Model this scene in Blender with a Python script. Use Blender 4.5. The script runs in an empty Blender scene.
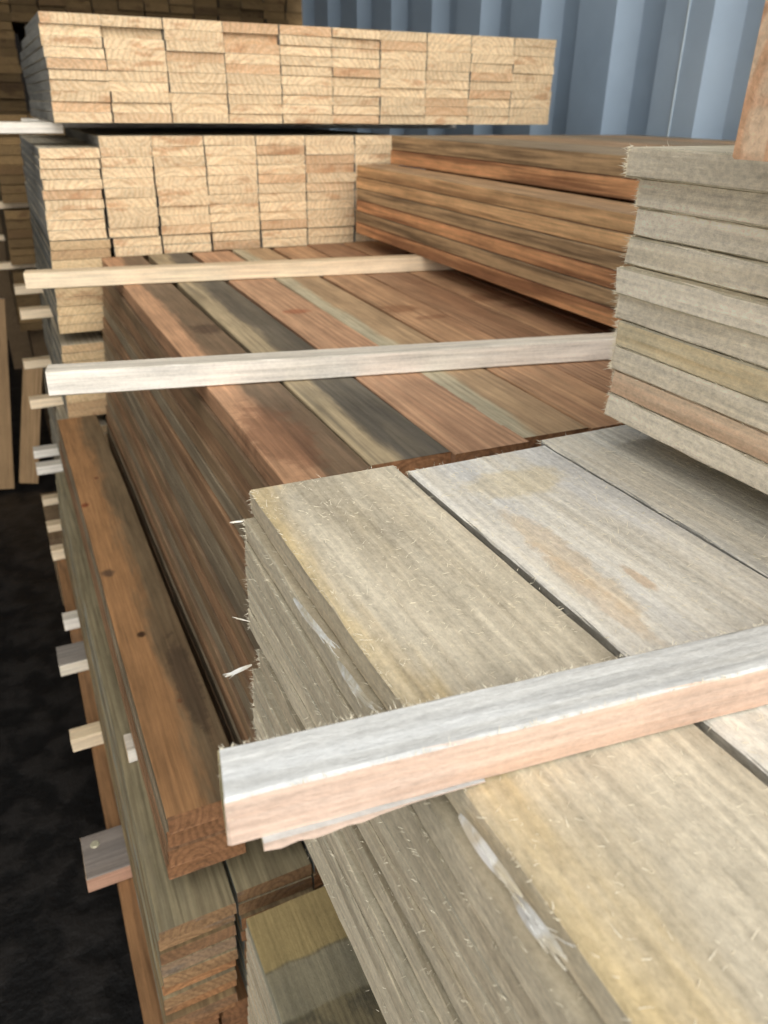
import bpy, math, random
from mathutils import Matrix, Vector
H = 1.10                      # camera height above the floor; heights below are written relative to the camera
scn = bpy.context.scene
COL = scn.collection
rnd = random.Random(7)
ORD = ['zeroth','first','second','third','fourth','fifth','sixth','seventh','eighth','ninth','tenth','eleventh','twelfth',
       'thirteenth','fourteenth','fifteenth','sixteenth','seventeenth','eighteenth','nineteenth','twentieth','twenty-first','twenty-second','twenty-third','twenty-fourth','twenty-fifth']
def rank(i, n):               # i from 0, topmost first
    return 'topmost' if i == 0 else ('lowest' if i == n-1 else ORD[i+1] + ' from top')

# ------------------------------------------------------------------ materials
def lin(c):
    r = []
    for v in c:
        v = v/255.0
        r.append(v/12.92 if v <= .04045 else ((v+.055)/1.055)**2.4)
    return (r[0], r[1], r[2], 1.0)
class NT:
    def __init__(s, name):
        s.m = bpy.data.materials.new(name); s.m.use_nodes = True
        s.t = s.m.node_tree; s.t.nodes.clear()
        s.out = s.t.nodes.new('ShaderNodeOutputMaterial')
        s.b = s.t.nodes.new('ShaderNodeBsdfPrincipled')
        s.t.links.new(s.b.outputs[0], s.out.inputs[0])
    def n(s, typ, **kw):
        nd = s.t.nodes.new(typ)
        for k, v in kw.items(): setattr(nd, k, v)
        return nd
    def put(s, sock, v):
        if isinstance(v, bpy.types.NodeSocket): s.t.links.new(v, sock)
        else: sock.default_value = v
    def math(s, op, a, b=0.0, clamp=False):
        nd = s.n('ShaderNodeMath', operation=op, use_clamp=clamp); s.put(nd.inputs[0], a); s.put(nd.inputs[1], b); return nd.outputs[0]
    def vmath(s, op, a, b=(0,0,0)):
        nd = s.n('ShaderNodeVectorMath', operation=op); s.put(nd.inputs[0], a); s.put(nd.inputs[1], b)
        return nd.outputs['Value'] if op in ('LENGTH','DISTANCE') else nd.outputs[0]
    def noise(s, v, scale=1.0, detail=3.0, rough=.55):
        nd = s.n('ShaderNodeTexNoise'); s.put(nd.inputs['Vector'], v); nd.inputs['Scale'].default_value = scale
        nd.inputs['Detail'].default_value = detail; nd.inputs['Roughness'].default_value = rough; return nd.outputs[0]
    def step(s, v, a, b):
        nd = s.n('ShaderNodeMapRange', interpolation_type='SMOOTHSTEP'); s.put(nd.inputs[0], v)
        nd.inputs[1].default_value = a; nd.inputs[2].default_value = b; return nd.outputs[0]
    def mix(s, f, a, b, blend='MIX'):
        nd = s.n('ShaderNodeMix', data_type='RGBA', blend_type=blend); s.put(nd.inputs[0], f); s.put(nd.inputs[6], a); s.put(nd.inputs[7], b); return nd.outputs[2]
    def comb(s, x, y, z):
        nd = s.n('ShaderNodeCombineXYZ'); s.put(nd.inputs[0], x); s.put(nd.inputs[1], y); s.put(nd.inputs[2], z); return nd.outputs[0]
    def sep(s, v):
        nd = s.n('ShaderNodeSeparateXYZ'); s.put(nd.inputs[0], v); return nd.outputs

def wood(name, light, dark, patch=None, patch_amt=.5, end=None, ring=5.0, ring_amt=.5, val=.10, fuzz=.5,
         side=None, split=None, streak=.35, knots=(), stains=(), bands=None, rough=.75, patch_scale=(22,3,22), wander=.02, grain=.9, endring=.42, blotch=.5, axis='Y'):
    """Solid wood: growth rings around the board's own axis, long fibres, stains; sawn ends may be a colour of their own."""
    s = NT(name)
    tc = s.n('ShaderNodeTexCoord'); oi = s.n('ShaderNodeObjectInfo')
    p = tc.outputs['Object']; nrm = tc.outputs['Normal']
    wn = s.n('ShaderNodeTexWhiteNoise', noise_dimensions='1D'); s.t.links.new(oi.outputs['Random'], wn.inputs['W'])
    rc = s.sep(wn.outputs['Color']); r1, r2, r3 = rc[0], rc[1], rc[2]
    px, py, pz = s.sep(p)
    if axis == 'X': px, py = py, px
    rof = s.comb(s.math('MULTIPLY', r1, 31.0), s.math('MULTIPLY', r2, 17.0), s.math('MULTIPLY', r3, 23.0))
    pv = s.comb(px, py, pz)
    ps = s.vmath('ADD', pv, rof)
    warp = s.noise(s.vmath('MULTIPLY', ps, (9, 2.2, 9)), 1.0, 2.0)
    w = s.math('MULTIPLY', s.math('SUBTRACT', warp, .5), wander)
    qx = s.math('ADD', s.math('ADD', px, w), s.math('MULTIPLY', s.math('SUBTRACT', r1, .5), .13))
    qz = s.math('ADD', s.math('ADD', pz, s.math('MULTIPLY', w, .6)), s.math('ADD', s.math('MULTIPLY', s.math('SUBTRACT', r2, .35), .09), .003))
    rad = s.vmath('LENGTH', s.comb(qx, 0.0, qz))
    irr = s.noise(s.comb(s.math('MULTIPLY', rad, 60.0), r1, r2), 1.0, 2.0)
    sn = s.math('SINE', s.math('ADD', s.math('MULTIPLY', rad, 6283.0/ring), s.math('MULTIPLY', irr, 14.0)))
    rg = s.step(sn, -.35, 1.0)
    fib = s.noise(s.vmath('MULTIPLY', ps, (260, 9, 260)), 1.0, 3.0, .6)
    fib2 = s.noise(s.vmath('MULTIPLY', ps, (75, 2.5, 75)), 1.0, 3.0, .6)
    base = s.mix(s.math('MULTIPLY', rg, ring_amt), lin(light), lin(dark))
    base = s.mix(s.math('MULTIPLY', s.step(fib2, .42, .68), streak), base, lin(dark))
    if split:
        x0, cl, cr, soft = split
        sx = s.math('ADD', px, s.math('MULTIPLY', s.math('SUBTRACT', s.noise(s.vmath('MULTIPLY', ps, (30, 6, 30)), 1.0, 4.0, .65), .5), soft*3))
        f = s.step(sx, x0-soft*.5, x0+soft*.5)
        two = s.mix(f, lin(cl), lin(cr))
        base = s.mix(.8, base, two)
        base = s.mix(s.math('MULTIPLY', s.step(fib2, .45, .7), streak), base, lin(dark))
    if patch:
        pn = s.noise(s.vmath('MULTIPLY', ps, patch_scale), 1.0, 4.0, .65)
        base = s.mix(s.math('MULTIPLY', s.step(pn, .46, .64), patch_amt), base, lin(patch))
    if bands:                                        # marks left across the board by stickers that lay there
        for (y0, y1, c, a) in bands:
            yy = s.math('ADD', py, s.math('MULTIPLY', s.math('SUBTRACT', s.noise(ps, 60.0, 2.0), .5), .006))
            m = s.math('MULTIPLY', s.step(yy, y0-.002, y0+.002), s.math('SUBTRACT', 1.0, s.step(yy, y1-.002, y1+.002)))
            base = s.mix(s.math('MULTIPLY', m, a), base, lin(c))
    nv = s.sep(nrm)
    ny = s.math('ABSOLUTE', nv[0] if axis == 'X' else nv[1]); nz = s.math('ABSOLUTE', nv[2])
    if side:
        sc = s.mix(s.math('MULTIPLY', s.step(fib2, .42, .62), min(1.0, streak*1.4)), lin(side[0]), lin(side[1]))
        base = s.mix(s.math('SUBTRACT', 1.0, s.step(nz, .5, .7)), base, sc)
    for (kx, ky, kr, kc) in knots:
        wob = s.math('MULTIPLY', s.math('SUBTRACT', s.noise(ps, 140.0, 2.0), .5), kr*.9)
        d = s.math('ADD', s.vmath('LENGTH', s.comb(s.math('SUBTRACT', px, kx), s.math('MULTIPLY', s.math('SUBTRACT', py, ky), .8), 0.0)), wob)
        base = s.mix(s.math('MULTIPLY', s.math('SUBTRACT', 1.0, s.step(d, kr*.5, kr*1.3)), .9), base, lin(kc))
    for (kx, ky, rx, ry, kc, a) in stains:
        wob = s.math('MULTIPLY', s.math('SUBTRACT', s.noise(ps, 45.0, 4.0, .7), .5), 1.6)
        d = s.math('ADD', s.vmath('LENGTH', s.comb(s.math('DIVIDE', s.math('SUBTRACT', px, kx), rx), s.math('DIVIDE', s.math('SUBTRACT', py, ky), ry), 0.0)), wob)
        base = s.mix(s.math('MULTIPLY', s.math('SUBTRACT', 1.0, s.step(d, .6, 1.1)), a), base, lin(kc))
    if end:
        ec = s.mix(s.math('MULTIPLY', rg, endring), lin(end[0]), lin(end[1]))
        en = s.noise(s.vmath('MULTIPLY', ps, (16, 2, 50)), 1.0, 4.0, .6)
        ec = s.mix(s.math('MULTIPLY', s.step(en, .54, .68), .6), ec, lin(end[2]))
        ec = s.mix(s.step(r3, .80, .95), ec, s.mix(.45, ec, lin(end[2])))
        base = s.mix(s.step(ny, .6, .8), base, ec)
    vv = s.math('ADD', s.math('MULTIPLY', s.math('SUBTRACT', r2, .5), val*2), 1.0)
    wool = s.noise(s.vmath('MULTIPLY', ps, (330, 230, 330)), 1.0, 4.0, .8)
    blot = s.noise(s.vmath('MULTIPLY', ps, (34, 12, 34)), 1.0, 4.0, .7)
    fm = s.math('ADD', 1.0, s.math('MULTIPLY', s.math('SUBTRACT', fib, .5), grain))
    fm = s.math('ADD', fm, s.math('MULTIPLY', s.math('SUBTRACT', wool, .5), fuzz*.62))
    fm = s.math('ADD', fm, s.math('MULTIPLY', s.math('SUBTRACT', blot, .5), blotch))
    g = s.math('MULTIPLY', vv, fm)
    base = s.mix(1.0, base, s.comb(g, g, g), 'MULTIPLY')
    s.put(s.b.inputs['Base Color'], base); s.b.inputs['Roughness'].default_value = rough
    s.b.inputs['Specular IOR Level'].default_value = .25
    fz = s.noise(s.vmath('MULTIPLY', ps, (420, 150, 420)), 1.0, 4.0, .7)
    hgt = s.math('ADD', s.math('MULTIPLY', fz, fuzz*1.3), s.math('ADD', s.math('MULTIPLY', fib, .6), s.math('MULTIPLY', rg, -.15)))
    bp = s.n('ShaderNodeBump'); bp.inputs['Strength'].default_value = .55; bp.inputs['Distance'].default_value = .0010
    s.put(bp.inputs['Height'], hgt); s.put(s.b.inputs['Normal'], bp.outputs[0])
    return s.m

def plain(name, c, rough=.6, noise_c=None, scale=30.0, metal=0.0, bump=0.0):
    s = NT(name); tc = s.n('ShaderNodeTexCoord')
    base = lin(c)
    if noise_c:
        nn = s.noise(tc.outputs['Object'], scale, 4.0, .6)
        base = s.mix(s.step(nn, .42, .62), lin(c), lin(noise_c))
        if bump:
            bp = s.n('ShaderNodeBump'); bp.inputs['Strength'].default_value = bump; bp.inputs['Distance'].default_value = .01
            s.put(bp.inputs['Height'], nn); s.put(s.b.inputs['Normal'], bp.outputs[0])
    s.put(s.b.inputs['Base Color'], base); s.b.inputs['Roughness'].default_value = rough; s.b.inputs['Metallic'].default_value = metal
    return s.m

ENDP = ((240,214,176),(206,168,122),(190,138,98))
SIDEG = ((164,162,155),(136,134,128))
M = {}
M['pale']   = wood('pale sawn pine', (196,186,164), (160,146,122), patch=(150,148,142), end=ENDP, side=SIDEG, val=.10, ring=9, ring_amt=.5)
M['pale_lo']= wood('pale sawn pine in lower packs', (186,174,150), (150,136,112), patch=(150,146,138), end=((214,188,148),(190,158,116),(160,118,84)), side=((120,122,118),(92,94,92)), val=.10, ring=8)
GE = ((190,170,130),(160,135,95),(140,105,70))
M['n0'] = wood('fuzzy cream plank with yellow edge', (206,196,172), (176,160,132), patch=(172,162,142), patch_amt=.7, side=((226,213,186),(188,170,142)), end=GE, fuzz=1.5, ring=9, ring_amt=.25, val=.03, streak=.35,
               split=(-.034,(206,184,138),(206,197,178),.044), knots=((-.036,-.375,.0028,(70,45,28)),(.012,-.06,.002,(120,84,56))), stains=((.0,-.05,.012,.09,(186,160,128),.7),))
M['n1'] = wood('fuzzy silver white plank', (224,220,210), (198,188,170), patch=(208,208,208), patch_amt=.7, side=SIDEG, end=GE, fuzz=1.5, ring=9, ring_amt=.2, val=.03, stains=((-.026,.40,.010,.06,(204,184,154),.6),(-.034,.37,.007,.05,(196,172,140),.5),(-.006,.37,.004,.014,(196,166,132),.6),(.0,.485,.04,.02,(210,194,156),.5)))
M['n2'] = wood('fuzzy grey white plank', (222,217,204), (194,184,166), patch=(204,204,200), patch_amt=.7, side=SIDEG, end=GE, fuzz=1.4, ring=8, ring_amt=.2, val=.03)
M['nside'] = wood('fuzzy weathered plank', (186,178,158), (160,148,126), side=((226,213,186),(188,170,142)), patch=(184,170,144), end=GE, fuzz=1.5, val=.10, ring=6)
M['rside'] = wood('fuzzy silvery plank', (214,206,184), (186,174,150), side=((246,236,216),(214,200,174)), patch=(190,178,150), end=GE, fuzz=1.6, val=.09, ring=6)
M['rgold'] = wood('fuzzy plank with golden streak', (196,188,166), (170,158,134), side=((226,212,180),(206,172,112)), end=GE, fuzz=1.4, val=.02)
M['rpink'] = wood('fuzzy plank with pink streak', (196,180,160), (180,150,124), side=((232,206,178),(206,164,130)), end=GE, fuzz=1.3, val=.02)
BE = ((150,100,66),(112,72,48),(90,66,52))
def mute(v, k=.22, g=1.10):
    if isinstance(v, tuple) and len(v) == 3 and all(isinstance(q, (int, float)) and q > 20 for q in v):
        m = sum(v)/3.0; return tuple(min(250,(q+(m-q)*k)*g*h_) for q, h_ in zip(v, (1.0, 1.01, .975)))
    if isinstance(v, tuple): return tuple(mute(q, k, g) if isinstance(q, tuple) else q for q in v)
    return v
def brown(name, l, d, **kw):
    l, d = mute(l), mute(d)
    a = dict(end=BE, ring=7, ring_amt=.45, val=.05, fuzz=.35, rough=.6, wander=.03, grain=1.25, blotch=.95); a.update(kw); a = {k_: mute(v_) for k_, v_ in a.items()}
    return wood(name, l, d, **a)
M['b0'] = brown('orange and dark brown board', (166,120,88), (116,84,60), split=(-.004,(184,132,98),(96,80,64),.012), stains=((-.01,-.42,.03,.09,(116,72,50),.6),(.02,-.05,.02,.03,(70,50,40),.8)))
M['b1'] = brown('board with pale streak and charcoal half', (150,128,100), (84,76,68), split=(-.006,(164,142,112),(76,72,68),.014), streak=.55)
M['b2'] = brown('salmon orange board', (184,136,104), (148,102,76), stains=((.0,.0,.02,.016,(168,88,54),.7),(.0,.35,.02,.012,(168,88,54),.6)), streak=.3)
M['b3'] = brown('tan board with pale green streak', (172,140,108), (130,100,74), split=(-.014,(172,162,138),(168,132,98),.014))
M['b4'] = brown('warm brown board', (180,134,98), (136,94,66), stains=((-.01,-.04,.03,.03,(140,92,62),.8),(.01,-.10,.03,.012,(130,82,56),.6)), patch=(150,104,76))
M['b5'] = brown('russet board', (160,116,86), (112,78,56), patch=(132,88,62))
M['bs1'] = brown('streaky brown board', (140,108,82), (96,74,58), side=((150,118,88),(102,80,60)), patch=(110,92,76), val=.12)
M['bs2'] = brown('reddish brown board', (150,110,80), (110,78,56), side=((160,118,86),(114,82,60)), val=.10)
M['bs3'] = brown('grey brown board', (134,116,96), (94,80,66), side=((142,124,102),(98,84,70)), val=.10)
M['u1'] = brown('tan brown board', (184,142,104), (128,96,68), side=((222,172,122),(164,118,80)), streak=.6, patch=(134,104,80), val=.06)
M['u2'] = brown('orange brown board', (178,116,80), (130,80,56), side=((216,152,104),(152,100,68)), streak=.7, val=.04)
M['u3'] = brown('greyed brown board', (158,132,104), (112,92,72), side=((186,150,112),(124,98,74)), streak=.7, patch=(120,104,88), val=.05)
M['d0'] = brown('orange brown board with grey edge', (152,106,68), (104,74,50), split=(.006,(162,112,70),(102,88,68),.022), side=((134,116,94),(88,78,66)),
                knots=((-.0095,-.244,.0048,(44,26,18)),(-.0255,-.091,.0085,(92,66,50)),(-.0305,.123,.0065,(122,52,26)),(-.0025,.217,.004,(112,56,34)),(.0065,-.375,.003,(130,80,50))), stains=((.02,-.35,.014,.09,(70,54,42),.7),), fuzz=.2)
M['e0'] = brown('green grey board', (140,126,98), (104,90,70), side=((132,136,138),(96,102,106)), end=((150,112,78),(112,80,58),(112,102,96)), patch=(116,108,92), val=.12)
M['e_o'] = brown('orange ended board', (134,112,80), (100,78,58), side=((124,126,122),(90,92,92)), end=((168,114,74),(120,80,54),(104,86,70)), val=.10)
M['g0'] = brown('rusty brown board', (150,104,66), (110,76,50), side=((158,108,68),(112,78,52)), val=.12)
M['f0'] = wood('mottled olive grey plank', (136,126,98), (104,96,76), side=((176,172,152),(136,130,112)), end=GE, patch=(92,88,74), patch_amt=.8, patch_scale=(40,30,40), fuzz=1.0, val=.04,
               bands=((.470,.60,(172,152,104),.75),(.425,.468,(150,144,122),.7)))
M['stk'] = wood('white sawn sticker', (212,214,214), (190,186,176), patch=(196,198,196), end=((196,184,142),(170,156,112),(170,140,100)), side=((224,200,184),(204,164,138)), fuzz=.9, ring=14, ring_amt=.2, val=.02, axis='X', stains=((.1,.0,.012,.03,(160,140,132),.5),))
M['stk2'] = wood('bleached sawn sticker', (220,212,198), (196,184,164), patch=(184,176,164), streak=.2, end=ENDP, side=((244,238,228),(222,212,198)), fuzz=.7, ring=12, ring_amt=.2, val=.02, axis='X')
M['stk3'] = wood('pale pine sticker', (222,200,166), (200,170,132), patch=(206,186,160), end=ENDP, side=((240,220,190),(218,192,158)), streak=.2, fuzz=.5, ring=12, ring_amt=.25, val=.04, axis='X')
M['stk4'] = wood('grey topped bearer', (140,130,122), (112,102,94), patch=(110,106,104), end=ENDP, side=((190,150,128),(150,112,92)), fuzz=.5, ring=12, ring_amt=.3, val=.06, axis='X')
M['stk5'] = wood('grey topped bearer with whitish front', (146,138,130), (118,110,102), patch=(116,112,108), end=ENDP, side=((236,226,208),(206,192,170)), fuzz=.5, ring=12, ring_amt=.3, val=.04, axis='X')
M['beam'] = wood('fresh sawn timber with growth rings', (246,214,172), (214,166,122), patch=(232,190,146), end=((255,236,204),(226,176,134),(234,180,142)), endring=.8, side=((248,214,172),(224,176,132)), ring=11, ring_amt=.8, val=0, fuzz=.7, axis='X', wander=.05, streak=.1)
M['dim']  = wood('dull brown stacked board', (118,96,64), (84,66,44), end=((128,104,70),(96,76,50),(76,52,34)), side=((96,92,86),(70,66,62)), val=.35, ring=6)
M['block'] = wood('rough timber block', (120,100,76), (86,70,52), val=.1)
M['upr'] = wood('weathered upright plank', (170,140,104), (126,100,74), side=((150,124,92),(110,90,68)), end=((120,112,100),(90,84,76),(80,70,60)), val=.1)
M['fib'] = plain('torn wood fibre', (236,228,206), .7)
M['fibw'] = plain('white torn sliver', (238,238,234), .6, (214,206,186), 90)
M['nail'] = plain('pale nail head', (196,190,164), .4, metal=.3)
M['floor'] = plain('wet black floor', (8,8,9), .5, (32,30,29), 16.0, bump=.7)
M['darkwall'] = plain('dark shed lining', (46,42,38), .9, (34,30,28), 6.0)
M['roof'] = plain('dull roof sheet', (90,88,84), .8)
M['cont'] = plain('blue grey painted steel', (186,208,230), .5, (180,202,224), 5.0)
M['seal'] = plain('pale weld seam', (206,220,228), .5)

# ------------------------------------------------------------------ mesh builders
def mesh_obj(name, verts, faces, mat, smooth=False):
    me = bpy.data.meshes.new(name); me.from_pydata([tuple(v) for v in verts], [], faces); me.update()
    if smooth:
        for p in me.polygons: p.use_smooth = True
    me.materials.append(mat)
    o = bpy.data.objects.new(name, me); COL.objects.link(o); return o
def board_geo(L, w, t, seed, jag=.0005, axis='Y', step=.03, wane=0.0, broken=False):
    """one sawn board: eased arrises, uneven saw line, slightly ragged ends"""
    r = random.Random(seed); n = max(5, int(L/step)); c = min(.0010, t*.06)
    a, h = w/2, t/2
    prof = [(-a+c,-h),(a-c,-h),(a,-h+c),(a,h-c),(a-c,h),(-a+c,h),(-a,h-c),(-a,-h+c)]
    V = []; F = []
    ph = r.random()*6
    for i in range(n+1):
        y = -L/2 + L*i/n
        bx = jag*1.0*math.sin(ph + y*9)
        for k, (x, z) in enumerate(prof):
            jx, jz = r.uniform(-jag, jag)*.4, r.uniform(-jag, jag)*.22
            yy = y + (r.uniform(-1, 1)*jag*1.6 if i in (0, n) else 0)
            if broken and i == 0 and z < 0: yy += r.uniform(.0, .006)
            V.append((x+jx+bx, yy, z+jz))
    for i in range(n):
        for k in range(8):
            k2 = (k+1) % 8
            F.append((i*8+k, i*8+k2, (i+1)*8+k2, (i+1)*8+k))
    F.append(tuple(range(7, -1, -1))); F.append(tuple(n*8+k for k in range(8)))
    F = [tuple(reversed(f)) for f in F]
    if axis == 'X': V = [(y, -x, z) for x, y, z in V]
    return V, F
_cache = {}
def board(name, x, y, z, L, w, t, mat, label, cat='board', group=None, seed=None, rz=0.0, jag=.0005, axis='Y', rx=0.0, ry=0.0, step=.03):
    """x,y,z = centre of the board (z relative to the camera)"""
    key = (round(L,3), round(w,3), round(t,4), mat, axis, (seed if seed is not None else rnd.randrange(3)), jag)
    if key in _cache:
        o = _cache[key].copy(); COL.objects.link(o); o.name = name
    else:
        V, F = board_geo(L, w, t, int(sum(v*7919 for v in key[:3])*1000) % 999 + key[5], jag, axis, step)
        o = mesh_obj(name, V, F, M[mat]); _cache[key] = o
    for k in list(o.keys()): del o[k]
    o.location = (x, y, z+H); o.rotation_euler = (rx, ry, rz)
    o['label'] = label; o['category'] = cat
    if group: o['group'] = group
    return o
def hairs(name, items, mat, parent, stuff=True):
    """items: (origin, direction, length, radius) in the parent's space -> tapered bent three-sided fibres"""
    V = []; F = []; r = random.Random(len(items)+int(abs(parent.location.x)*1e4))
    for (p, d, l, ra) in items:
        p = Vector(p); d = Vector(d).normalized()
        u = d.orthogonal().normalized(); v = d.cross(u)
        bend = Vector((r.uniform(-1,1), r.uniform(-1,1), r.uniform(-1,1)))*l*.35
        b = len(V)
        for q, f in ((0,1.0),(.5,.8),(1.0,.15)):
            c = p + d*l*q + bend*q*q
            for k in range(3):
                an = k*2.094
                V.append(c + (u*math.cos(an)+v*math.sin(an))*ra*f)
        for s in range(2):
            for k in range(3):
                k2 = (k+1) % 3
                F.append((b+s*3+k, b+s*3+k2, b+s*3+3+k2, b+s*3+3+k))
        F.append((b+6, b+7, b+8)); F.append((b+2, b+1, b))
    o = mesh_obj(name, V, F, M[mat]); o.parent = parent
    if stuff: o['kind'] = 'stuff'
    return o
def leaf(name, a, b, width, parent, lift=.004, seed=1):
    """a torn sliver of wood: a thin curved solid blade between two points of the parent's space, split at the tail"""
    a, b = Vector(a), Vector(b); r = random.Random(seed); V = []; F = []
    d = (b-a); l = d.length; d.normalize(); up = Vector((-1, -.2, .6)).normalized(); s = d.cross(up).normalized(); up = s.cross(d)
    nst = 6
    for k in range(nst):
        main = k == 0
        st = 0 if main else r.uniform(0, .35); en = 1.0 if main else r.uniform(.75, 1.12)
        ww = width*(.30 if main else r.uniform(.05, .11)); dev = 0 if main else r.uniform(-.5, .5)*width
        base = len(V); n = 10
        for i in range(n+1):
            q = i/n; t = st + (en-st)*q
            c = a + d*l*t + up*(lift*(.3+math.sin(q*2.2)*(.7 if main else r.uniform(.6,.9)))) + s*(dev*q*q)
            hw = max(ww*math.sin(math.pi*min(1.0, .08+.9*q))**.7 if main else ww*(1-q*.8), width*.015)
            for sx, uz in ((-1,.15),(0,.0),(1,.15),(0,-.35)): V.append(c + s*hw*sx + up*width*.15*uz)
        for i in range(n):
            for j in range(4):
                j2 = (j+1) % 4
                F.append((base+i*4+j, base+i*4+j2, base+i*4+4+j2, base+i*4+4+j))
        F.append((base+3, base+2, base+1, base)); F.append(tuple(base+n*4+j for j in range(4)))
    o = mesh_obj(name, V, F, M['fibw']); o.parent = parent; return o
def box_geo(x0, x1, y0, y1, z0, z1):
    V = [(x0,y0,z0),(x1,y0,z0),(x1,y1,z0),(x0,y1,z0),(x0,y0,z1),(x1,y0,z1),(x1,y1,z1),(x0,y1,z1)]
    return V, [(3,2,1,0),(4,5,6,7),(0,1,5,4),(1,2,6,5),(2,3,7,6),(3,0,4,7)]
def block(x0, x1, y0, y1, ztop, zbot, label):
    """thick timber carrying a pack from inside, where no light comes"""
    n = max(1, round((ztop-zbot)/.16)); hh = (ztop-zbot)/n
    for k in range(n):
        board('timber_block', (x0+x1)/2, (y0+y1)/2, ztop-hh*(k+.5), y1-y0, x1-x0, hh-.0006, 'block', label, 'timber block', 'timber blocks inside the packs')

FL = -H
# ------------------------------------------------------------------ setting
def struct(name, geo, mat):
    o = mesh_obj(name, geo[0], geo[1], M[mat]); o['kind'] = 'structure'; return o
XW = 1.37
struct('floor', box_geo(-3.2, XW+.1, -2.2, 6.2, 0-.06, 0), 'floor')
# corrugated container side on the right: trapezoid ribs
pitch = .295; V = []; F = []
pat = [(0,0),(.098,0),(.142,.04),(.238,.04),(.295-.012,0.0)]
ys = []; y0 = 1.395 - pitch*13 + .0
# light flats run from 1.395+.. ; far end of the wall near 3.58
k = 0
while True:
    yb = y0 + k*pitch
    if yb > 3.6: break
    for dy, dx in ((0,0),(.105,0),(.145,.038),(.215,.038),(.262,0)): ys.append((yb+dy, XW+dx))
    k += 1
zt = 1.45+H
for y, x in ys: V += [(x, y, 0), (x, y, zt)]
for y, x in ys: V += [(x+.004, y, 0), (x+.004, y, zt)]
n = len(ys)
for i in range(n-1):
    F.append((2*i, 2*i+1, 2*i+3, 2*i+2)); b = 2*n
    F.append((b+2*i+2, b+2*i+3, b+2*i+1, b+2*i))
F += [(0,1,2*n+1,2*n), (2*n-1, 2*n-2, 4*n-2, 4*n-1)]
struct('wall_right', (V, F), 'cont')
sy = 1.43; seam = mesh_obj('trim_1', *box_geo(XW-.0025, XW+.03, sy-.0015, sy+.0015, .0, zt-.02), M['seal']); seam['kind'] = 'structure'
struct('wall_back', box_geo(-3.2, XW+.1, 5.9, 6.0, 0, 3.2), 'darkwall')
struct('wall_left', box_geo(-3.25, -3.15, -.6, 6.0, 0, 3.2), 'darkwall')
struct('shade_ceiling', box_geo(-3.25, XW+.1, .9, 6.0, 2.75, 2.8), 'roof')  # shed roof out of view, added to darken the background stacks

# ------------------------------------------------------------------ P: upper back pack, ten columns of ten board ends
YP = 1.55
PX = [.123,.219,.320,.423,.526,.628,.728,.829,.930,1.033,1.137]
T = .0159; ztop = .127
plen = [.34,.5,.62,.68,.68,.66,.64,.6,.6,.62]
for c in range(10):
    for r in range(10):
        w = PX[c+1]-PX[c]-.0014; L = plen[r] if c < 1 else .62
        off = rnd.uniform(-.001, .001) - (.003*math.sin(r*.9) if c == 0 else 0)
        dz = .004*math.sin((c-1)*.6)
        lab = 'pale board end, %s in %s column from left of the upper back pack' % (rank(r,10), ORD[c+1])
        yo = (rnd.uniform(0,.005) + (.012 if (r == 1 and c in (1,3)) else 0))
        board('pine_board', (PX[c]+PX[c+1])/2+off*.6, YP+L/2+yo, ztop-T*(r+.5), L, w, T-.0003, 'pale', lab, 'board', 'boards of the upper back pack', jag=.0007)
board('sticker', -.13, 1.66, -.042, .54, .07, .0178, 'stk2', 'pale sticker under the upper back pack, poking out at the left edge', 'sticker', axis='X')
board('sticker', .62, 1.99, -.042, 1.06, .03, .0178, 'stk2', 'pale sticker under the upper back pack, near its far ends', 'sticker', axis='X')
# P2: middle back pack
P2X = [.087,.187,.277,.372,.470,.568,.673,.772]
for c in range(7):
    top = -.0705 if c == 0 else -.0525
    nr = 9 if c == 0 else 10
    for r in range(nr):
        t = (.220+top)/nr; w = P2X[c+1]-P2X[c]-.0016
        yo = rnd.uniform(0,.004) + (.0 if c != 1 else -.004)
        lab = 'pale board end, %s in %s column from left of the middle back pack' % (rank(r,nr), ORD[c+1])
        xx = (P2X[c]+P2X[c+1])/2 + rnd.uniform(-.0006,.0006) - (r*(.0010,.0004)[c] if c < 2 else 0)
        board('pine_board', xx, YP+.31+yo, top-t*(r+.5), .62, w, t-.0003, 'pale', lab, 'board', 'boards of the middle back pack', jag=.0007)
# P3..: lower back packs; only their left column and their top row can be seen
def column(z0, n, t, x0, x1, label_pack, group, mat='pale_lo', L=.6, drift=-.0012, name='pine_board', y=YP):
    for r in range(n):
        board(name, (x0+x1)/2 + drift*r + rnd.uniform(-.001,.001), y+L/2+rnd.uniform(0,.004), z0-t*(r+.5), L, x1-x0, t-.0006, mat,
              'pale board, %s in left column of %s' % (rank(r,n), label_pack), 'board', group)
column(-.2215, 10, .0165, .080, .183, 'the back pack behind the brown boards', 'left column behind the brown boards')
for c in range(1, 7):
    for r in range(2):
        board('pine_board', (P2X[c]+P2X[c+1])/2, YP+.3+rnd.uniform(.002,.006), -.2215-.0165*(r+.5), .6, P2X[c+1]-P2X[c]-.004, .0159, 'pale',
              'pale board end under middle back pack, %s row, %s column from left' % (ORD[r+1], ORD[c+1]), 'board', 'boards just under the middle back pack')
board('sticker', .11, 1.80, -.3975, .20, .03, .0195, 'stk3', 'short pink sticker tip jutting left below far crossing sticker', 'sticker', axis='X')
board('sticker', .11, 2.06, -.3975, .20, .03, .0195, 'stk3', 'sticker at far side under the back pack behind brown boards', 'sticker', axis='X')
column(-.408, 9, .0163, .066, .146, 'the second lowest visible back pack', 'left column of the second lower back pack')
board('sticker', .085, 1.72, -.5665, .185, .03, .0195, 'stk3', 'sticker tip left of the long white sticker, below its end', 'sticker', axis='X')
board('sticker', .085, 2.02, -.5665, .18, .03, .0195, 'stk3', 'far sticker under the second lower back pack', 'sticker', axis='X')
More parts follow.
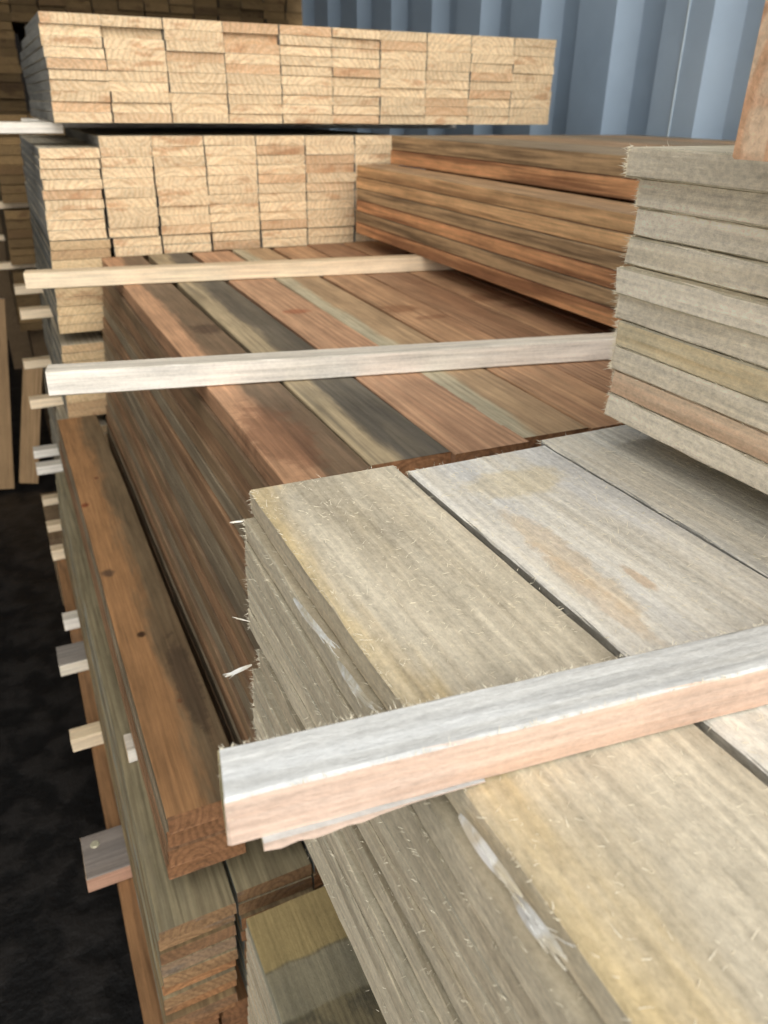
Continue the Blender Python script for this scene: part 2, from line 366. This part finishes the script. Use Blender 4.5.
column(-.577, 9, .0163, .040, .125, 'the back pack at knot board height', 'left column of third lower back pack', L=.56)
for yy, lab in ((1.76,'pale sticker tip on left, lower of the close pair'),(1.86,'pale sticker tip on left, upper of the close pair')):
    board('sticker', .045, yy, -.735, .135, .03, .0195, 'stk2', lab, 'sticker', axis='X')
column(-.746, 9, .0163, .030, .115, 'the back pack near the floor', 'left column of fourth lower back pack', L=.56)
for yy in (1.79, 1.98):
    board('bearer', .06, yy, (-.9135+FL)/2, .18, .08, (-.9135-FL)-.001, 'block', 'thick bearer on the floor under the back packs at left', 'bearer', 'floor bearers under back packs', axis='X')
for yy, lab in ((1.80,'pinkish white sticker tip near the floor, just below the leaning planks'),(1.95,'far sticker near the floor under the back packs')):
    board('sticker', .045, yy, -.9035, .145, .028, .0185, 'stk3', lab, 'sticker', axis='X')
for x0 in (.19,):
    block(x0, .86, 1.58, 2.1, -.2548, FL, 'thick timber block hidden under the back packs')

# ------------------------------------------------------------------ B: long brown boards
BN = [.158,.231,.303,.370,.443,.515,.587,.659,.731]
BF = [.160,.244,.325,.404,.484,.561,.639,.714,.790]
names = ['two-tone orange and dark brown board, leftmost on the brown deck','board with pale streak beside charcoal half, second on the brown deck',
 'salmon orange board, third from left on the brown deck','tan board with pale green streak, fourth from left on brown deck',
 'warm brown board with dark stain, fifth from left on brown deck','russet brown board, sixth from left on the brown deck',
 'russet brown board running under the raised brown pack','brown board deepest under the raised brown pack']
TB = .0213
for r in range(2):
    for c in range(8):
        if r == 1 and c == 0: continue
        a = math.atan2((BF[c]-BN[c]), 1.04); cx = (BN[c]+BF[c])/2 + .036
        L = 1.03
        y0 = .497 + (0,.004,-.004,.002,-.004,.012,.01,.0)[c]
        mat = ('b0','b1','b2','b3','b4','b5','b4','b5')[c] if r == 0 else 'bs1'
        lab = names[c] if r == 0 else 'brown board in second layer of the deck, %s from left' % ORD[c+1]
        board('brown_board', cx, y0+L/2, -.25-TB*(r+.5), L, .0715, TB-.0007, mat, lab, 'board', 'boards of the brown deck', rz=-a, seed=1)
# left flank of the deck: edges of every layer below
bm = ['bs1','bs2','bs1','bs3','bs2','bs1','bs3','bs3','bs1','bs2','bs1','bs3','bs1','bs2','bs3','bs1','bs1']
for r in range(1, 18):
    xl = .158 - .0024*min(r,15) + rnd.uniform(-.0015,.0015)
    board('brown_board', xl+.036, .497+.515+rnd.uniform(-.004,.004), -.25-TB*(r+.5), 1.03, .0715, TB-.0007, bm[r-1],
          'brown board edge in left flank of the deck, %s' % rank(r,18), 'board', 'left flank of the brown deck', seed=2)
block(.26, .36, .52, 1.5, -.2932, FL, 'thick timber block hidden under the brown deck')
block(.62, .72, .52, 1.5, -.2932, FL, 'thick timber block hidden under the brown deck')
for yy, lab in ((.70,'pale sticker between knotted board and green grey board, nearer one'),(.98,'pale sticker between knotted board and green grey board, middle one'),(1.36,'pale sticker between knotted board and green grey board, far one')):
    board('sticker', .115+(0 if yy < .9 else .014), yy, -.6435, .19-(0 if yy < .9 else .028), .028, .0185, 'stk2', lab, 'sticker', axis='X')
# D: knotted board with the boards beneath it
for r in range(4):
    board('brown_board', (.035+.108)/2+(0,-.0025,-.0045,-.0065)[r], .497+.52+(0,.004,.001,.006)[r], -.547-TB*(r+.5), 1.04, .073, TB-.0007, ('d0','bs3','bs2','bs2')[r],
          ('long orange brown board with dark knots, low on the left','grey brown board directly beneath the knotted board','reddish brown board, third down below the knotted board','reddish brown board, lowest under the knotted board')[r], 'board', None if r == 0 else 'boards under the knotted board', seed=3)
# E: lower brown pack, near ends facing the camera
EX = [.010,.083,.160,.234]
for c in range(3):
    for r in range(10 if c < 2 else 3):
        y0 = .474 + rnd.uniform(-.003,.004) + (.004 if c else 0)
        top = -.6535
        mat = 'e0' if (r in (0,4,6) or rnd.random() < .35) else 'e_o'
        lab = ('green grey board jutting out below the knotted board' if (c, r) == (0,0) else
               'brown board end, %s in %s column of the lower left pack' % (rank(r,10), ORD[c+1]))
        board('brown_board', (EX[c]+EX[c+1])/2+rnd.uniform(-.0008,.0008)-(.0013*r if c == 0 else 0), y0+.53, top-.0167*(r+.5), 1.06, EX[c+1]-EX[c]-.0025, .0161, mat, lab, 'board', 'boards of the lower left pack')
block(.164, .23, .56, 1.5, -.7036, FL, 'thick timber block hidden in the lower left pack')
# stickers and bearers poking out on the left of that pack
o = board('bearer', .028, .728, -.8325, .160, .066, .0235, 'stk4', 'grey topped bearer end with a nail head, nearest on the left', 'bearer', axis='X')
V = []; F = []
for i in range(14):
    a = i*math.tau/14; V += [(.0058*math.cos(a), .0058*math.sin(a), 0), (.0048*math.cos(a), .0048*math.sin(a), .0016)]
for i in range(14):
    j = (i+1) % 14; F.append((2*i, 2*j, 2*j+1, 2*i+1))
F.append(tuple(2*i+1 for i in range(14))); F.append(tuple(2*i for i in reversed(range(14))))
nl = mesh_obj('nail_head', V, F, M['nail']); nl.parent = o; nl.location = (-.064, .015, .0118); nl['label'] = 'round pale nail head'
board('bearer', .030, 1.155, -.8325, .150, .055, .0235, 'stk5', 'grey topped bearer end with whitish front, second biggest on the left', 'bearer', axis='X')
for yy, xt, lab, mm in ((.955,-.045,'small pale sticker tip above the floor, between the two grey bearers','stk3'),(1.27,-.027,'small white sticker tip just beyond the whitish bearer','stk2'),
                    (1.535,-.026,'pinkish sticker tip beside the far half of the knotted board','stk3')):
    board('sticker', (xt+.115)/2, yy, -.8325, .115-xt, .026, .0235, mm, lab, 'sticker', axis='X')
for c in range(2):
    for r in range(9):
        board('brown_board', -.022+.040+c*.076+rnd.uniform(-.002,.002), .50+.52+rnd.uniform(-.004,.004), -.8452-.0185*(r+.5), 1.04, .073, .0178, 'g0',
              'rusty brown board, %s in %s column of pack next to the floor' % (rank(r,9), ORD[c+1]), 'board', 'rusty pack next to the floor')
for yy in (.62, .98, 1.38):
    board('bearer', .065, yy, (-1.0119+FL)/2, .16, .08, (-1.0119-FL)-.001, 'block', 'thick bearer on the black floor under the rusty pack', 'bearer', 'floor bearers under the rusty pack', axis='X')

# ------------------------------------------------------------------ U: raised brown pack on the two crossing stickers
TU = .0208
um = ['u1','u1','u3','u2','u3','u2']
for r in range(6):
    board('brown_board', .637+.037-.0005*r, .46+.515+(.0,.003,.0,-.002,.003,.0)[r], -.101-TU*(r+.5), 1.03, .073, TU-.0006, um[r],
          'brown board edge in the raised pack, %s below its set-back top' % ORD[r+1], 'board', 'left face of the raised brown pack', rz=-.028, seed=4)
for r in range(2):
    for c in range(8):
        board('brown_board', .717+.037+c*.0745, .46+.515+rnd.uniform(-.003,.003), -.050-.0253*(r+.5), 1.03, .0728, .0247, ('u3','u2')[r] if c == 0 else rnd.choice(['u1','u3','u1']),
              'board in the %s layer of the raised brown pack, %s from its left' % (('top','second')[r], ORD[c+1]), 'board', 'top layers of the raised brown pack', rz=-.012, seed=5)
for x0 in (.78, 1.15):
    block(x0, x0+.1, .52, 1.45, -.1008, FL if x0 > 1 else -.2260, 'thick timber block hidden inside the raised brown pack')
# crossing stickers
def crossing(xa, ya, xb, yb, ztop, h, d, mat, lab, seed, jag=.0005, ze=None):
    L = math.hypot(xb-xa, yb-ya); a = math.atan2(yb-ya, xb-xa)
    cx, cy = (xa+xb)/2 - math.sin(a)*d/2, (ya+yb)/2 + math.cos(a)*d/2
    return board('sticker', cx, cy, ztop-h/2, L, d, h, mat, lab, 'sticker', None, seed=seed, rz=a, axis='X', jag=jag, step=.015)
crossing(.015, .769, .86, .60, -.2258, .0238, .026, 'stk2', 'long white sticker across the brown deck, middle of three crossing ones', 21)
crossing(.023, 1.286, .86, 1.165, -.2258, .0238, .026, 'stk3', 'long cream sticker across the brown deck, farthest of three crossing ones', 22)

# ------------------------------------------------------------------ N: near pale pack with fuzzy sawn faces
NX = [.105,.2025,.307,.405,.503]
TN = .0155; NL = 1.05
def fuzzy_board(xl, w, yfar, z_top, t, mat, lab, grp, seed, end_hairs=120, edge_hairs=120, top_fuzz=0, side='L', name='rough_plank', rz=0.0):
    V, F = board_geo(NL, w, t-.0005, seed, .0008, 'Y', .016)
    o = mesh_obj(name, V, F, M[mat]); o.location = (xl+w/2, yfar-NL/2, z_top-t/2+H); o.rotation_euler = (0,0,rz)
    o['label'] = lab; o['category'] = 'plank'; o['group'] = grp
    r = random.Random(seed+50); it = []
    a, h, e = w/2, t/2, NL/2
    for i in range(end_hairs):                      # torn fibres at the far end, on its left corner and lower edge
        if r.random() < .6: p = (-a+abs(r.gauss(0,.002)), e-r.random()*.001, r.uniform(-h, h)); d = (-1+r.uniform(-.3,.6), r.uniform(.1,1.0), r.uniform(-.5,.3))
        else: p = (r.uniform(-a, a), e, r.uniform(-h, h)); d = (r.uniform(-.5,.5), 1, r.uniform(-.3,.8))
        it.append((p, d, abs(r.gauss(.0010,.0016))+.0005, r.uniform(.00009,.00022)))
    for i in range(edge_hairs):                     # along the left edges
        y = r.uniform(-.0, e); zz = r.choice((-h, h, h))
        it.append(((-a, y, zz+r.uniform(-.001,.001)*0), (-1+r.uniform(-.3,.5), r.uniform(-1,1), r.uniform(-.2,1)), r.uniform(.001,.0035), r.uniform(.0001,.0002)))
    hairs('torn_fibres', it, 'fib', o)
    if top_fuzz:
        it = []
        for i in range(top_fuzz):
            y = e - abs(r.gauss(0, .24)) ; y = max(-.1, y)
            it.append(((r.uniform(-a, a), y, h-.0002), (r.uniform(-1,1), r.uniform(-1,1), r.uniform(0,.25)), r.uniform(.001,.0042), r.uniform(.00010,.00022)))
        hairs('surface_fuzz', it, 'fib', o)
    return o
nxl = [.105,.0985,.098,.0975,.0975,.0965,.102,.100,.0955,.0945,.094,.0945]
nyf = [.397,.394,.392,.392,.391,.392,.388,.389,.390,.391,.390,.390]
NB = []
for r in range(12):
    lab = 'cream plank with yellow left edge, topmost left plank of near pack' if r == 0 else 'fuzzy weathered plank, %s in left face of near pack' % rank(r,12)
    NB.append(fuzzy_board(nxl[r], .0935 if r == 0 else .095, nyf[r], -.2-TN*r, TN, 'n0' if r == 0 else 'nside', lab, 'left face of the near pack', 100+r, 110, 90 if r else 160, 900 if r == 0 else 0))
topn = ['silvery white plank right of the long dark gap on near pack','grey white plank on near pack, third from left','grey white plank on near pack under the right pack']
for c in range(1, 4):
    fuzzy_board(NX[c], NX[c+1]-NX[c]-(.0012), (.385,.392,.379)[c-1], -.2, TN, ('n1','n2','n2')[c-1], topn[c-1], 'top of the near pack', 200+c, 90, 60, (800,500,120)[c-1])
    fuzzy_board(NX[c]-.003, NX[c+1]-NX[c]-.0012, (.380,.388,.379)[c-1], -.2-TN, TN, 'nside', 'second layer plank of near pack, under %s top plank from left' % ORD[c+1], 'second layer of the near pack', 210+c, 40, 20)
block(.29, .36, -.55, .33, -.2315, FL, 'thick timber block hidden inside the near pack')
block(.40, .49, -.55, .33, -.2315, FL, 'thick timber block hidden inside the near pack')
block(.19, .26, -.55, .30, -.3865, -.6455, 'thick timber block hidden under the near pack')
# white torn slivers hanging on the left face
def sl(bi, ax, ay, az, bx, by, bz, w, seed, lift=.004):
    o = NB[bi]; q = Vector((o.location.x, o.location.y, o.location.z-H))
    leaf('torn_sliver', Vector((ax,ay,az))-q, Vector((bx,by,bz))-q, w, o, lift, seed)
sl(1, .0975,.300,-.2135, .0985,.243,-.2045, .006, 1)
sl(1, .0975,.243,-.2110, .0985,.203,-.2060, .007, 2)
sl(0, .103,.150,-.2090, .1035,.112,-.2030, .008, 3)
sl(0, .103,.118,-.2090, .1035,.092,-.2025, .009, 4)
sl(8, .0945,.387,-.318, .078,.393,-.327, .005, 5, .001)
sl(5, .096,.388,-.285, .086,.392,-.281, .0015, 6, .001)
sl(1, .0975,.391,-.216, .090,.393,-.2165, .0022, 7, .001)
# nearest crossing sticker, on the near pack
ns = crossing(.0285, .1615, 1.02, .050, -.1793, .0205, .0215, 'stk', 'whitish sticker with pink front across the near pack, nearest of three', 23, .0007)
it = []; r = random.Random(3)
Ls = .995
for i in range(420):
    x = -Ls/2 + r.random()**1.3*.45
    it.append(((x, r.choice((-.0108, .0108)), .0102), (r.uniform(-.6,.6), r.uniform(-.5,.5), r.uniform(.2,1)), r.uniform(.0008,.0026), r.uniform(.0001,.0002)))
for i in range(70):
    it.append(((-Ls/2, r.uniform(-.0105,.0105), r.uniform(-.010,.010)), (-1, r.uniform(-.6,.6), r.uniform(-.5,.5)), r.uniform(.0008,.002), r.uniform(.0001,.0002)))
hairs('torn_fibres', it, 'fib', ns)
V = []; F = []; nseg = 14
for i in range(nseg+1):
    x = -Ls/2+.008 + .075*i/nseg; q = i/nseg
    dz = -.0032*math.sin(min(1.0, .35+q)*math.pi*.999)*(1+.25*math.sin(i*2.3)); dy = -.0010*(1-q)
    V += [(x,-.0112+dy,-.0095), (x,-.0112+dy,-.0100+dz), (x,-.0060,-.0100+dz*.7), (x,-.0060,-.0095)]
for i in range(nseg):
    for j in range(4):
        j2 = (j+1) % 4; F.append((i*4+j, i*4+j2, i*4+4+j2, i*4+4+j))
F += [(3,2,1,0), tuple(nseg*4+j for j in range(4))]
sp = mesh_obj('split_edge', V, F, M['stk']); sp.parent = ns; sp['label'] = 'pink strip splitting off the lower front edge'
crossing(.385, .325, 1.02, .29, -.1793, .0205, .0215, 'stk2', 'sticker hidden between the near pack and the right pack', 24)

# ------------------------------------------------------------------ R: right pack of fuzzy planks
TR = .0161; rxl = [.326,.337,.341,.338,.330,.336,.335,.337,.340,.340]
rmat = ['rside','rside','rside','rside','rside','rside','rgold','rside','rpink','rside']
rlab = ['broad greenish grey plank, topmost of right pack','grey plank, second from top in right pack','greenish grey plank, third from top in right pack','grey plank, fourth from top in right pack',
        'bright whitish plank, fifth from top in right pack','grey plank, sixth from top in right pack','plank with golden lower edge in right pack','whitish plank with hanging shreds, third from bottom of right pack',
        'plank with pink streak, second from bottom of right pack','silvery plank with dark crack, lowest of right pack']
for r_ in range(10):
    fuzzy_board(rxl[r_], .10, .368+rnd.uniform(-.002,.002), -.0180-TR*r_, TR, rmat[r_], rlab[r_], 'left face of the right pack', 300+r_, 220, 110, 0)
for c in range(1, 5):
    fuzzy_board(.33+.103*c, .10, .368+rnd.uniform(-.004,.004), -.0180, TR, 'rside', 'grey plank in the top layer of right pack, %s from its left' % ORD[c+1], 'top layer of the right pack', 320+c, 30, 10)
for x0 in (.56, .72):
    block(x0, x0+.08, -.55, .33, -.0345, -.1788, 'thick timber block hidden inside the right pack')
block(.60, .80, -.55, .33, -.2002, FL, 'thick timber block hidden beneath the right pack')
# thick bearer lying across the right pack
board('timber_bearer', .272+.40, .247-.045, -.0176+.048, .80, .090, .095, 'beam', 'thick fresh sawn timber with growth rings, on top of right pack', 'timber', seed=31, axis='X', jag=.0006, step=.02)

# ------------------------------------------------------------------ F: low olive grey pack below the near pack
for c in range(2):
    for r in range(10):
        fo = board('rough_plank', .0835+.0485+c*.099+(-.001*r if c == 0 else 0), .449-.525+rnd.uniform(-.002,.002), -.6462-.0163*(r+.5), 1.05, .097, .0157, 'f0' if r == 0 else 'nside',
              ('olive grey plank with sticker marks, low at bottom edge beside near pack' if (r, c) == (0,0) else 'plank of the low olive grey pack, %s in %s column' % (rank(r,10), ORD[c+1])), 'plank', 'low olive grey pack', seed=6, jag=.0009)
block(.10, .26, -.55, .40, -.8096, FL, 'thick timber block hidden under the low olive grey pack')

# ------------------------------------------------------------------ distant stacks in the gloom
yk = 2.62
for r in range(22):
    for c in range(2):
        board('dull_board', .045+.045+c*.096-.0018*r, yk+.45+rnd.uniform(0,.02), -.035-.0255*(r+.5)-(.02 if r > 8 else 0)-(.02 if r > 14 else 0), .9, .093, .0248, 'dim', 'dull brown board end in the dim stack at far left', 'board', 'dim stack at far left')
for z_, lab in ((-.2745,'pale sticker tip in the dim stack at far left, upper'),(-.4475,'pale sticker tip in the dim stack at far left, lower')):
    for yy in (2.70, 3.3):
        board('sticker', .09, yy, z_, .23, .03, .0190, 'stk3', lab if yy < 3 else 'sticker deep inside dim stack at far left, %s' % lab.split()[-1], 'sticker', axis='X')
block(.03, .17, 2.7, 3.4, -.636, FL, 'thick timber block under the dim stack at far left')
yd = 3.75
for c in range(15):
    for r in range(8):
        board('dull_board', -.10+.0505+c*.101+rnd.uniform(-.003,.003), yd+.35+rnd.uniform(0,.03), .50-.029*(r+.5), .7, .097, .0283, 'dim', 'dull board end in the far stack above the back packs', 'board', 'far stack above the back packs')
for c in range(3):
    for r in range(14):
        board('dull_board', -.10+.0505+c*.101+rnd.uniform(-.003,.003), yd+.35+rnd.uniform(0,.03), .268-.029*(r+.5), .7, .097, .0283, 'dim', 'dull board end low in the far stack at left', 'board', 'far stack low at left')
block(-.05, .17, yd+.1, yd+.6, -.138, FL, 'thick timber block under the far stack')
block(.25, 1.40, yd+.1, yd+.6, .268, FL, 'thick timber block under the far stack')
# upright planks leaning on the dim stack
def leaner(x0, ztop_, w, t, lab, mat='upr', yb=2.5, lean=.10):
    h = ztop_-FL; ang = lean
    dx = .09 if w > .05 else .07
    o = board('upright_plank', 0, 0, 0, h, w, t, mat, lab, 'plank', seed=41)
    # board runs along its Y: turn it upright, lean sideways and back
    e = Matrix.Rotation(math.atan2(dx, h), 4, 'Y') @ Matrix.Rotation(-math.atan2(.08, h), 4, 'X') @ Matrix.Rotation(math.pi/2, 4, 'X')
    e.translation = Vector((x0+dx/2, yb+.04, (FL+ztop_)/2+H+.006)); o.matrix_world = e
leaner(-.150, -.515, .085, .03, 'tall weathered plank standing upright at the left edge')
leaner(-.066, -.715, .055, .035, 'short brown plank standing upright right of the tall one')

# ------------------------------------------------------------------ camera
cam = bpy.data.cameras.new('camera'); co = bpy.data.objects.new('camera', cam); COL.objects.link(co)
R = Matrix(((0.90334865, 0.1901532, -0.38445153), (-0.42872192, 0.4266508, -0.79634579), (0.01259885, 0.88420069, 0.46693727)))
mw = R.to_4x4(); mw.translation = (0, 0, H); co.matrix_world = mw
cam.sensor_fit = 'VERTICAL'; cam.sensor_height = 36.0; cam.sensor_width = 27.0; cam.lens = 36.0*769/1024
cam.clip_start = .01
cam.dof.use_dof = True; cam.dof.focus_distance = .42; cam.dof.aperture_fstop = 14
scn.camera = co

# ------------------------------------------------------------------ light: open front of the shed under a bright overcast sky
w = bpy.data.worlds.new('sky'); scn.world = w; w.use_nodes = True
nt = w.node_tree; nt.nodes.clear()
out = nt.nodes.new('ShaderNodeOutputWorld'); bg = nt.nodes.new('ShaderNodeBackground')
tc = nt.nodes.new('ShaderNodeTexCoord'); dp = nt.nodes.new('ShaderNodeVectorMath'); dp.operation = 'DOT_PRODUCT'
dp.inputs[1].default_value = Vector((.10, -.80, .58)).normalized()
mr = nt.nodes.new('ShaderNodeMapRange'); mr.inputs[1].default_value = -.3; mr.inputs[2].default_value = 1.0
cr = nt.nodes.new('ShaderNodeMix'); cr.data_type = 'RGBA'
cr.inputs[6].default_value = (.36, .39, .43, 1); cr.inputs[7].default_value = (2.2, 2.15, 2.05, 1)
nt.links.new(tc.outputs['Generated'], dp.inputs[0]); nt.links.new(dp.outputs['Value'], mr.inputs[0]); nt.links.new(mr.outputs[0], cr.inputs[0])
nt.links.new(cr.outputs[2], bg.inputs[0]); bg.inputs[1].default_value = 1.0; nt.links.new(bg.outputs[0], out.inputs[0])
sun = bpy.data.lights.new('soft_sun', 'SUN'); sun.energy = 1.2; sun.angle = math.radians(35); sun.color = (1, .95, .86)
so = bpy.data.objects.new('soft_sun', sun); COL.objects.link(so)
so.rotation_euler = Vector((-.05, .80, -.60)).to_track_quat('-Z', 'Y').to_euler()
scn.view_settings.view_transform = 'Standard'; scn.view_settings.look = 'None'; scn.view_settings.gamma = 1.0
scn.view_settings.use_curve_mapping = False; scn.view_settings.exposure = -0.04
